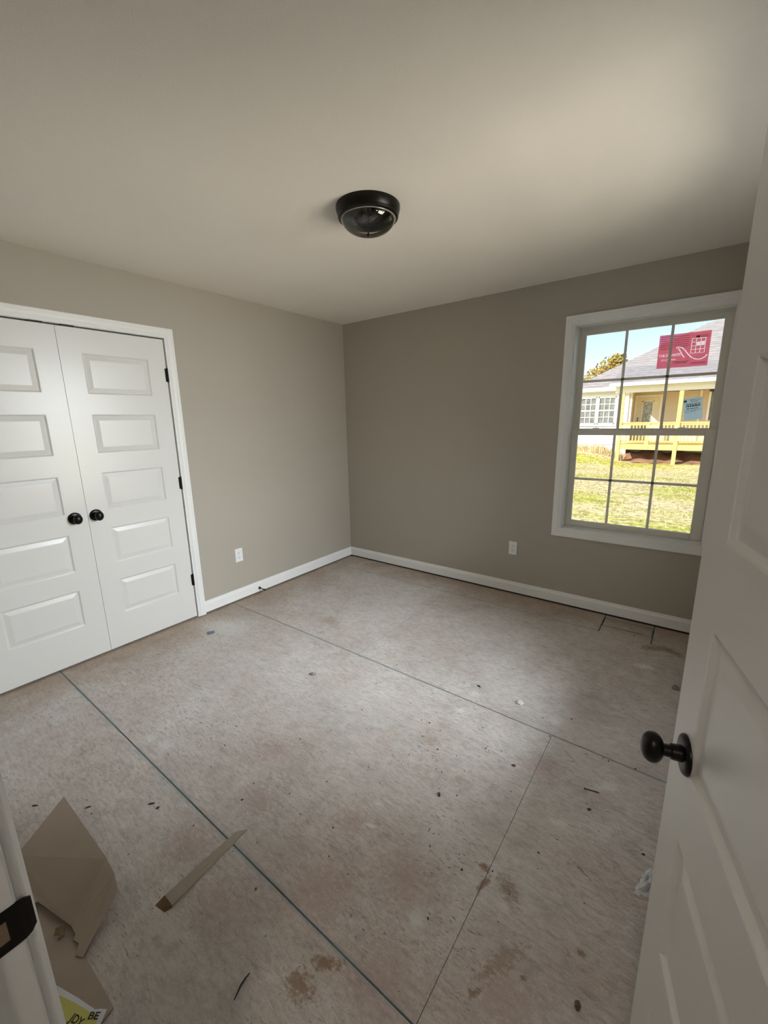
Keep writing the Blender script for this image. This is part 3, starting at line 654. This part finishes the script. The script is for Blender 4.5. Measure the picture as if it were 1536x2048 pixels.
sheet([[B_, (1.640,-3.030,.066), (1.690,-3.042,.050), (1.763,-3.166,.010), (1.742,-3.176,.009), (1.720,-3.162,.016), (1.700,-3.168,.018), (1.690,-3.160,.021), N_]], .004).build('side_flap', [M['card'], M['cardedge']], cb)
sheet([[(1.30,-3.10,.005), (1.70,-3.10,.005), (1.757,-3.160,.005), (1.945,-3.156,.005), (1.975,-3.29,.005), (1.25,-3.29,.005)]], .004).build('bottom_layer', [M['card'], M['cardedge']], cb)
sheet([[(1.640,-3.170,.0245),(1.668,-3.180,.022),(1.665,-3.196,.0222),(1.652,-3.190,.0235),(1.645,-3.200,.0235),(1.628,-3.190,.025)]], .003).build('torn_tab', [M['cardedge'], M['cardedge']], cb)
fl = empty('printed_flyer', (1.86, -3.21, .006), 0, label='yellow and white printed paper scrap on the cardboard', cat='paper')
fp = [(1.772,-3.231),(1.850,-3.205),(1.912,-3.187),(1.922,-3.178),(1.937,-3.168),(1.962,-3.200),(1.955,-3.285),(1.80,-3.285)]
mb = MB().prism([(x-1.86, y+3.21) for x, y in fp], 0, .0012); mb.build('paper', M['paper'], fl)
yp = [(1.790,-3.238),(1.855,-3.213),(1.915,-3.194),(1.931,-3.186),(1.955,-3.205),(1.948,-3.280),(1.81,-3.280)]
MB().prism([(x-1.86, y+3.21) for x, y in yp], .0012, .0015).build('yellow_print', M['yellow'], fl)
def flat(x, y, ang, sc=1): return Matrix.Translation((x-1.86, y+3.21, .0018)) @ Matrix.Rotation(ang, 4, 'Z')
letter('lettering', 'JDY', .022, M['ink'], fl, flat(1.880,-3.236,.33), fit=.040, bold=.0004)
letter('lettering', 'BE', .020, M['ink'], fl, flat(1.917,-3.206,.62), fit=.026, bold=.0003)
letter('lettering', 'AR', .020, M['ink'], fl, flat(1.928,-3.228,.62), fit=.026, bold=.0003)
letter('lettering', 'V', .016, M['ink'], fl, flat(1.779,-3.244,.33), fit=.010)

sm = MB(); y0_, y1_ = -2.950, -2.655
sm.add([(1.791,y0_,0),(1.839,y0_,0),(1.813,y1_,0),(1.786,-2.685,0),(1.791,y0_,.0095),(1.839,y0_,.0095),(1.813,y1_,.0015),(1.786,-2.685,.0025)], [(4,5,6,7),(0,3,2,1),(1,2,6,5),(2,3,7,6),(3,0,4,7)], 0)
sm.add([(1.788,y0_-.030,0),(1.832,y0_-.022,0),(1.839,y0_,.0095),(1.791,y0_,.0095),(1.791,y0_,0),(1.839,y0_,0)], [(0,1,2,3),(0,3,4),(1,5,2),(0,4,5,1)], 1)
sm.build('wood_shim', [M['shim'], M['shimend']], label='tapered wooden shim lying across a floor joint', cat='shim')

pl = MB(); random.seed(3)
gx_, gy_ = 9, 12; vs = []
for i in range(gx_):
    for j in range(gy_):
        u, v = i/(gx_-1), j/(gy_-1)
        x = 2.998+.085*u+.030*v*(1-u)-.004; y = -2.060+.115*v+.02*u
        e = min(u, 1-u, v, 1-v)
        vs.append((x+random.uniform(-.004,.004), y+random.uniform(-.004,.004), .002+random.uniform(0,.028)*min(1, e*5+.15)))
fs = [(i*gy_+j, (i+1)*gy_+j, (i+1)*gy_+j+1, i*gy_+j+1) for i in range(gx_-1) for j in range(gy_-1)]
pl.add(vs, fs); plo = pl.build('plastic_wrapper', M['poly'], label='crumpled clear plastic wrapper on the floor by the open door', cat='wrapper')

# ------------------------------------------------------------------ debris one can pick out
def lump(name, x, y, sx, sy, sz, m, rz, label, cat='debris', seed=0, group='loose debris on the subfloor'):
    rnd = random.Random(seed); mb = MB(); n_ = 7; ring = []
    for lev, s in ((0, .9), (.5, 1.0), (1, .55)):
        for k in range(n_):
            a = 2*PI*k/n_; q = s*rnd.uniform(.7, 1.15); ring.append((sx*q*math.cos(a), sy*q*math.sin(a), sz*lev*rnd.uniform(.8, 1.1)))
    fs = [tuple(range(n_-1,-1,-1)), tuple(range(2*n_, 3*n_))]
    for l_ in range(2):
        for k in range(n_): fs.append((l_*n_+k, l_*n_+(k+1)%n_, (l_+1)*n_+(k+1)%n_, (l_+1)*n_+k))
    mb.add(ring, fs); o = mb.build(name, m, label=label, cat=cat, group=group); o.location = (x, y, .0003); o.rotation_euler = (0,0,rz); return o
lump('plastic_disc', .322, -1.909, .030, .030, .006, M['blue'], 0, 'flat blue-grey disc on the floor near the closet casing', 'disc', 1, None)
lump('grey_chip', 1.299, -1.835, .024, .012, .010, M['crumb_grey'], .3, 'dark grey chip in the middle of the floor', seed=2)
lump('drywall_crumb', 2.395, -1.377, .020, .016, .014, M['crumb_white'], .5, 'white drywall crumb on the board nearest the window', seed=3)
lump('grey_crumb', 3.050, -.760, .022, .018, .016, M['crumb_grey'], .5, 'grey crumb showing beside the edge of the open door', seed=4)
lump('red_brown_chip', 2.912, -2.442, .008, .012, .010, M['crumb_brown'], .2, 'red-brown chip at the lower right near the door foot', seed=5)
lump('black_chip', 2.319, -2.110, .011, .005, .006, M['splinter'], -.9, 'short black chip in the centre of the floor', seed=6)
lump('brown_chip', 2.512, -1.794, .010, .007, .006, M['crumb_brown'], .4, 'brown chip left of the short cross joint', seed=7)
lump('dark_chip', 2.158, -1.368, .017, .006, .005, M['splinter'], -.3, 'dark sliver left of the white drywall crumb', seed=8)
lump('dark_chip', 1.033, -3.098, .014, .004, .004, M['splinter'], .75, 'dark sliver left of the cardboard tip', seed=9)
lump('dark_chip', 1.216, -2.975, .012, .004, .004, M['splinter'], 1.1, 'dark sliver right of the cardboard tip', seed=10)
lump('dark_chip', 1.407, -2.818, .014, .004, .005, M['splinter'], .8, 'longer of two dark slivers beside the left floor joint', seed=11)
lump('dark_chip', 1.447, -2.811, .007, .006, .006, M['splinter'], 1.3, 'shorter of two dark slivers beside the left floor joint', seed=12)
lump('dark_pebble', 2.819, -1.830, .007, .006, .006, M['splinter'], .2, 'black pebble below the metal nail', seed=13)
lump('white_pebble', 2.874, -1.796, .006, .005, .005, M['crumb_white'], .2, 'white pebble below the metal nail', seed=14)
sp_ = MB().tube([(2.172,-2.903,.003),(2.173,-2.918,.004),(2.176,-2.935,.0045),(2.186,-2.962,.003)], [.0010,.0022,.0026,.0010], 7)
sp_.build('wood_splinter', M['splinter'], label='long curved black splinter at the bottom of the picture', cat='splinter')
nl = empty('nail', (2.783, -1.741, .003), math.atan2(.014, .056), label='dark nail on the floor, just left of and below the entry door knob', cat='nail')
MB().tube([(.002,0,0),(.050,0,0),(.058,0,-.001)], [.0022,.0022,.0004], 10).build('shank', M['splinter'], nl)
MB().lathe([(.0046,0),(.0046,.0022)], 12, Matrix.Rotation(PI/2, 4, 'Y')).build('head', M['splinter'], nl)
# dust and specks too small to pick apart
dm = MB(); rnd = random.Random(11)
for k in range(420):
    x, y = rnd.uniform(.15, 3.2), rnd.uniform(-2.99, -.15)
    if rnd.random() < .45: x, y = rnd.gauss(2.45, .42), rnd.gauss(-1.95, .42)
    if not (.05 < x < 3.3 and -2.99 < y < -.05): continue
    s = rnd.uniform(.0012, .0042)*(1 if rnd.random() < .85 else 1.6); a = rnd.uniform(0, PI); e = rnd.uniform(.4, 1)
    c_, s_ = math.cos(a)*s, math.sin(a)*s
    dm.add([(x+c_,y+s_,.0003),(x-s_*e,y+c_*e,.0003),(x-c_,y-s_,.0003),(x+s_*e,y-c_*e,.0003),(x,y,.0003+s*.8)], [(0,1,4),(1,2,4),(2,3,4),(3,0,4),(3,2,1,0)], 0 if rnd.random() < .62 else (1 if rnd.random() < .5 else 2))
dm.build('floor_specks', [M['splinter'], M['crumb_white'], M['crumb_brown']], label='tiny specks of dust and sawdust strewn over the subfloor', cat='dust', kind='stuff')

# ================================================================== OUTSIDE
GZ = -.47
gm = MB(); NX, NY = 40, 48; vs = []
def gheight(x, y):
    z = GZ + .04*math.sin(x*.9+1)*math.sin(y*.7)
    t = max(0, min(1, (y-15.2)/2.6)); t = t*t*(3-2*t); sl = max(0, min(1, (.6-x)/1.2))
    return z + .50*t*sl
for j in range(NY+1):
    for i in range(NX+1):
        x = -30+70*i/NX if i not in () else 0; x = 1.5+(i/NX-.5)*abs(i/NX-.5)*2*60; y = .195+j/NY*(1 if j < 40 else 1)*26 if j <= 46 else (40 if j == 47 else 160)
        vs.append((x, y, gheight(x, y)))
gm.add(vs, [(j*(NX+1)+i, j*(NX+1)+i+1, (j+1)*(NX+1)+i+1, (j+1)*(NX+1)+i) for j in range(NY) for i in range(NX)], 0, True)
gm.build('ground', M['grass'], label='patchy sunlit lawn between the two houses', cat='lawn', kind='structure')
gb = MB(); rnd = random.Random(5)
for k in range(15000):
    y = 4.5 + 11.8*rnd.random()**.8; x = rnd.uniform(-1.8-.12*y, 3.5+.10*y); z = gheight(x, y)
    if math.sin(x*2.1+1.7*math.sin(y*.9))+math.sin(y*1.7+x) < -.2 and rnd.random() < .7: continue
    h = rnd.uniform(.02, .06); a = rnd.uniform(0, PI); wd = .006; dx, dy = math.cos(a)*wd, math.sin(a)*wd; tx, ty = rnd.uniform(-.03,.03), rnd.uniform(-.03,.03)
    gb.add([(x-dx,y-dy,z),(x+dx,y+dy,z),(x+tx,y+ty,z+h)], [(0,1,2)])
gbo = gb.mesh('grass_blades', M['blade']); inst('grass_blades', gbo, label='short grass blades growing in the lawn', cat='grass', kind='stuff')
wb = MB()
for k in range(1300):
    x = rnd.uniform(-3.2, .45); y = rnd.uniform(17.0, 18.3); z = gheight(x, y); h = rnd.uniform(.08, .30); a = rnd.uniform(0, PI); dx, dy = math.cos(a)*.012, math.sin(a)*.012
    wb.add([(x-dx,y-dy,z),(x+dx,y+dy,z),(x+rnd.uniform(-.07,.07),y+rnd.uniform(-.05,.05),z+h)], [(0,1,2)])
inst('dry_weeds', wb.mesh('dry_weeds', M['weeds']), label='dry tan weeds along the foot of the white house wall', cat='weeds', kind='stuff')

hs = empty('neighbour_house', (0, 18.4, GZ), 0, label='white house with covered pine porch across the yard', cat='house')
O = Vector((0, 18.4, GZ))
class HB(MB):
    def build(s, name, mats, parent=None, bevel=0, **t):
        s.v = [tuple(Vector(v)-O) for v in s.v]; return MB.build(s, name, mats, parent, bevel, **t)
def hb(a, b_): h = HB(); h.box(a, b_); return h
def lap_siding(x0, x1, y, z0, z1, step=.115, holes=()):
    """stepped clapboard front facing -y"""
    h = HB(); z = z0
    while z < z1-.001:
        t = min(z1, z+step); segs = [(x0, x1)]
        for (a, b_, c, d) in holes:
            if t > c+.02 and z < d-.02:
                segs = [s for (p, q) in segs for s in ((p, min(q, a)), (max(p, b_), q)) if s[1]-s[0] > .01]
        for p, q in segs:
            h.add([(p,y-.016,z),(q,y-.016,z),(q,y-.002,t),(p,y-.002,t),(p,y+.05,z),(q,y+.05,z),(q,y+.05,t),(p,y+.05,t)], [(0,1,2,3),(0,4,5,1),(3,2,6,7),(0,3,7,4),(1,5,6,2),(4,7,6,5)])
        z = t
    return h
YW, YB, YP = 18.4, 19.4, 17.0
lap_siding(-5.2, .38, YW, .19, 2.56, holes=[(-1.69,-.14,1.06,2.36)]).build('wing_siding', M['siding'], hs)
hb((-5.2, YW+.02, GZ-.1), (.38, YW+.2, .19)).build('wing_foundation', M['block'], hs)
hb((.36, YW-.02, .19), (.44, YW+.05, 2.56)).build('corner_board', M['extrim'], hs)
hb((.38, YW, .19), (.42, YB, 2.6)).build('porch_side_wall', M['tan'], hs)
lap_siding(.42, 7.5, YB, .19, 2.6, holes=[(.44,1.50,.19,2.36),(3.12,4.0,1.22,2.40)]).build('porch_siding', M['tan'], hs)
hb((.42, YB+.02, GZ-.1), (7.5, YB+.2, .19)).build('porch_foundation', M['block'], hs)
hb((-5.1, YB+.4, GZ), (7.4, YB+6, 2.6)).build('house_core', M['tan'], hs)
# wing twin window
for xa, xb in ((-1.655, -1.000), (-.860, -.215)):
    wnd = empty('window', (0,0,0)); wnd.parent = hs
    h = HB(); x0, x1, z0, z1 = xa-.045, xb+.045, 1.10, 2.33
    h.box((x0,YW-.05,z0),(x0+.05,YW+.03,z1)).box((x1-.05,YW-.05,z0),(x1,YW+.03,z1)).box((x0,YW-.05,z0),(x1,YW+.03,z0+.06)).box((x0,YW-.05,z1-.05),(x1,YW+.03,z1)).box((x0,YW-.045,1.695),(x1,YW+.03,1.755)); h.build('frame', M['gutter'], wnd)
    hb((x0+.03,YW+.0,z0+.03),(x1-.03,YW+.03,z1-.03)).build('pane', M['exglass'], wnd)
    for s in (1, 2): hb((x0+.05+(x1-x0-.1)*s/3-.014,YW-.025,z0),(x0+.05+(x1-x0-.1)*s/3+.014,YW+.02,z1)).build('muntin', M['gutter'], wnd)
    for zm in (1.43, 2.01): hb((x0,YW-.024,zm-.014),(x1,YW+.02,zm+.014)).build('muntin', M['gutter'], wnd)
h = HB(); h.box((-1.78,YW-.06,1.02),(-.10,YW+.02,1.10)).box((-1.78,YW-.06,2.33),(-.10,YW+.02,2.42)).box((-1.78,YW-.06,1.10),(-1.70,YW+.02,2.33)).box((-.17,YW-.06,1.10),(-.10,YW+.02,2.33)).box((-.955,YW-.06,1.10),(-.905,YW+.02,2.33)); h.build('window_trim', M['gutter'], hs)
# porch door
hd_ = hb((.52,YB-.02,.24),(1.42,YB+.03,2.29)).build('porch_door', M['exdoor'], hs)
hb((.78,YB-.035,.75),(1.15,YB-.015,2.08)).build('door_glass', M['exdoorglass'], hd_)
h = HB(); h.box((.74,YB-.045,.71),(.78,YB-.02,2.12)).box((1.15,YB-.045,.71),(1.19,YB-.02,2.12)).box((.74,YB-.045,2.08),(1.19,YB-.02,2.12)).box((.74,YB-.045,.71),(1.19,YB-.02,.75)); h.build('glass_frame', M['extrim'], hd_)
for z in (1.25, 1.35): hb((.595,YB-.07,z-.025),(.645,YB-.02,z+.025)).build('door_lock', M['slot'], hd_)
h = HB(); h.box((.44,YB-.05,.24),(.52,YB+.02,2.37)).box((1.42,YB-.05,.24),(1.50,YB+.02,2.37)).box((.52,YB-.05,2.29),(1.42,YB+.02,2.37)); h.build('door_trim', M['extrim'], hs)
hb((3.12,YB-.05,1.22),(3.20,YB+.02,2.40)).build('window_trim', M['gutter'], hs); hb((3.2,YB,1.22),(4.0,YB+.02,2.40)).build('window_pane', M['exglass'], hs)
hb((3.35,YB-.03,1.22),(3.38,YB+.01,2.40)).build('window_muntin', M['gutter'], hs)
hb((2.82,YB-.06,.24),(2.90,YB+.02,2.52)).build('corner_board', M['extrim'], hs)
# porch deck, posts, railing
hb((.12,YP-.02,.245),(7.5,YB,.305)).build('deck', M['pine'], hs)
for x0, x1 in ((.26,1.20),(1.22,2.19),(2.33,4.15)): hb((x0,YP-.03,.085),(x1,YP+.02,.305)).build('rim_joist', M['pine'], hs)
for x in (.257, 2.258, 4.22): hb((x-.068,YP-.06,GZ-.05),(x+.068,YP+.075,2.42)).build('porch_post', M['pine'], hs)
hb((1.20,YP-.045,.085),(1.34,YP+.05,1.16)).build('rail_post', M['pine'], hs)
for x0, x1 in ((.325,2.19),(2.326,4.15)):
    hb((x0,YP-.03,1.155),(x1,YP+.09,1.20)).build('top_rail', M['pine'], hs); hb((x0,YP+.0,1.08),(x1,YP+.04,1.155)).build('top_rail', M['pine'], hs)
    hb((x0,YP+.0,.385),(x1,YP+.04,.455)).build('bottom_rail', M['pine'], hs)
bal = bx((-.018,-.018,0),(.018,.018,.66)).mesh('baluster', M['pine'])
x = .40
while x < 4.1:
    if not any(abs(x-p) < .085 for p in (2.258, 1.27)): inst('baluster', bal, hs, Vector((x, YP-.012, .44))-O)
    x += .118
hb((-.02,YP-.08,2.40),(7.6,YP+.08,2.64)).build('porch_beam', M['extrim'], hs)
hb((-.0,YP-.3,2.60),(7.6,YB+.1,2.64)).build('porch_ceiling', M['extrim'], hs)
# dirt under the porch
so = HB(); NXs = 24; vs = []
for j in range(9):
    for i in range(NXs+1):
        x = .1+7.4*i/NXs; y = YP+.12+(YB-YP-.2)*j/8; vs.append((x, y, GZ-.03+(.02+.36*(j/8)**.8)*(1+.25*math.sin(i*1.7+j))+.05*math.sin(i*2.9)))
so.add(vs, [(j*(NXs+1)+i, j*(NXs+1)+i+1, (j+1)*(NXs+1)+i+1, (j+1)*(NXs+1)+i) for j in range(8) for i in range(NXs)], 0, True)
so.build('dirt_bank', M['soil'], hs)
# roof: hip over wing and porch, gutters
EY = 16.62
def hip(p, name, m=M['shingle']):
    h = HB(); n_ = len(p); q = [(a, b_, c-.06) for a, b_, c in p]
    h.add(list(p)+q, [tuple(range(n_)), tuple(range(2*n_-1, n_-1, -1))] + [(i, n_+i, n_+(i+1)%n_, (i+1)%n_) for i in range(n_)]); return h.build(name, m, hs)
RX, RY, RZ = 2.864, 23.2, 5.82
hipx = -2.25
# main front slope from wing eave, left hip
k1 = (RZ-2.70)/(RY-18.05)
hip([(hipx, 18.05, 2.70), (8.0, 18.05, 2.70), (8.0, RY, RZ), (RX, RY, RZ)], 'front_roof_slope')
hip([(hipx, 18.05, 2.70), (RX, RY, RZ), (RX, RY+.2, RZ), (hipx, 28.3, 2.70)], 'side_roof_slope')
hip([(RX, RY, RZ), (8.0, RY, RZ), (8.0, 28.3, 2.70), (hipx, 28.3, 2.70)], 'rear_roof_slope')
# porch roof carried forward at a shallower pitch
yj = 19.6; zj = 2.70+(yj-18.05)*k1+.03
hip([(-.20, EY, 2.775), (8.0, EY, 2.775), (8.0, yj, zj), (-.20, yj, zj)], 'porch_roof')
hb((-.22, EY-.09, 2.655), (7.9, EY, 2.785)).build('gutter', M['gutter'], hs)
hb((-.20, EY, 2.64), (7.9, EY+.03, 2.74)).build('fascia', M['extrim'], hs)
hb((-2.3, 17.97, 2.57), (-.1, 18.06, 2.715)).build('gutter', M['gutter'], hs)
hb((-2.3, 18.05, 2.54), (.40, 18.40, 2.575)).build('soffit', M['extrim'], hs)
h = HB(); h.tube([(.30,YP+.3,2.55),(.34,YW-.15,2.42),(.30,YW-.06,2.36),(.30,YW-.06,.22)], .035, 8); h.build('downspout', M['gutter'], hs)
h = HB(); h.tube([(1.5,YP+.5,2.42),(2.2,YP+.4,2.39),(2.35,YP+.4,2.44),(2.5,YP+.5,2.40),(3.3,YP+.6,2.42)], .012, 6); h.build('loose_cable', M['steelcable'], hs)

def tree(loc, crown, m, label, seed, trunk_h, n_=2600):
    rnd = random.Random(seed); r = empty('autumn_tree', loc, 0, label=label, cat='tree', group='trees beyond the neighbour house')
    t = MB().tube([(0,0,0),(.1,0,trunk_h*.5),(0,.1,trunk_h)], [.22,.16,.08], 8)
    for k in range(6):
        a = k*1.05; t.tube([(0,.05,trunk_h*.6),(crown[0][3]*.5*math.cos(a), crown[0][3]*.4*math.sin(a), trunk_h*.9+.3*k)], [.08,.03], 6)
    t.build('trunk', M['bark'], r)
    lf = MB()
    for k in range(n_):
        cx, cy, cz, cr = crown[rnd.randrange(len(crown))]
        d = Vector((rnd.gauss(0,1), rnd.gauss(0,1), rnd.gauss(0,1))).normalized()*cr*rnd.random()**.4
        p = Vector((cx, cy, cz))+d; s = rnd.uniform(.06,.16); a = Vector((rnd.gauss(0,1), rnd.gauss(0,1), rnd.gauss(0,1))).normalized(); b_ = a.orthogonal().normalized()
        lf.add([p-a*s, p+b_*s*.6, p+a*s, p-b_*s*.6], [(0,1,2,3)])
    inst('foliage', lf.mesh('foliage', m), r, kind='stuff')
tree((-7.2, 45, GZ), [(0,0,5.2,.9),(-.8,0,4.6,1.0),(.9,0,5.0,.9),(0,0,4.2,1.3),(1.3,.3,4.5,1.0)], M['leafg'], 'low green-yellow tree at the left behind the neighbour roof', 1, 4.2)
tree((-4.2, 40, GZ), [(0,0,6.2,1.0),(.7,0,6.6,.75),(-.9,0,5.4,1.0),(.9,0,5.6,1.1),(0,0,4.8,1.5)], M['leafy'], 'tallest golden tree behind the neighbour roof', 2, 5.0)
tree((-2.4, 46, GZ), [(0,0,6.1,.75),(.6,0,6.6,.45),(-.6,0,6.4,.6),(1.0,.2,6.3,.4),(0,0,5.0,1.4)], M['leafy'], 'thin golden treetop just above the roof hip', 3, 5.2)
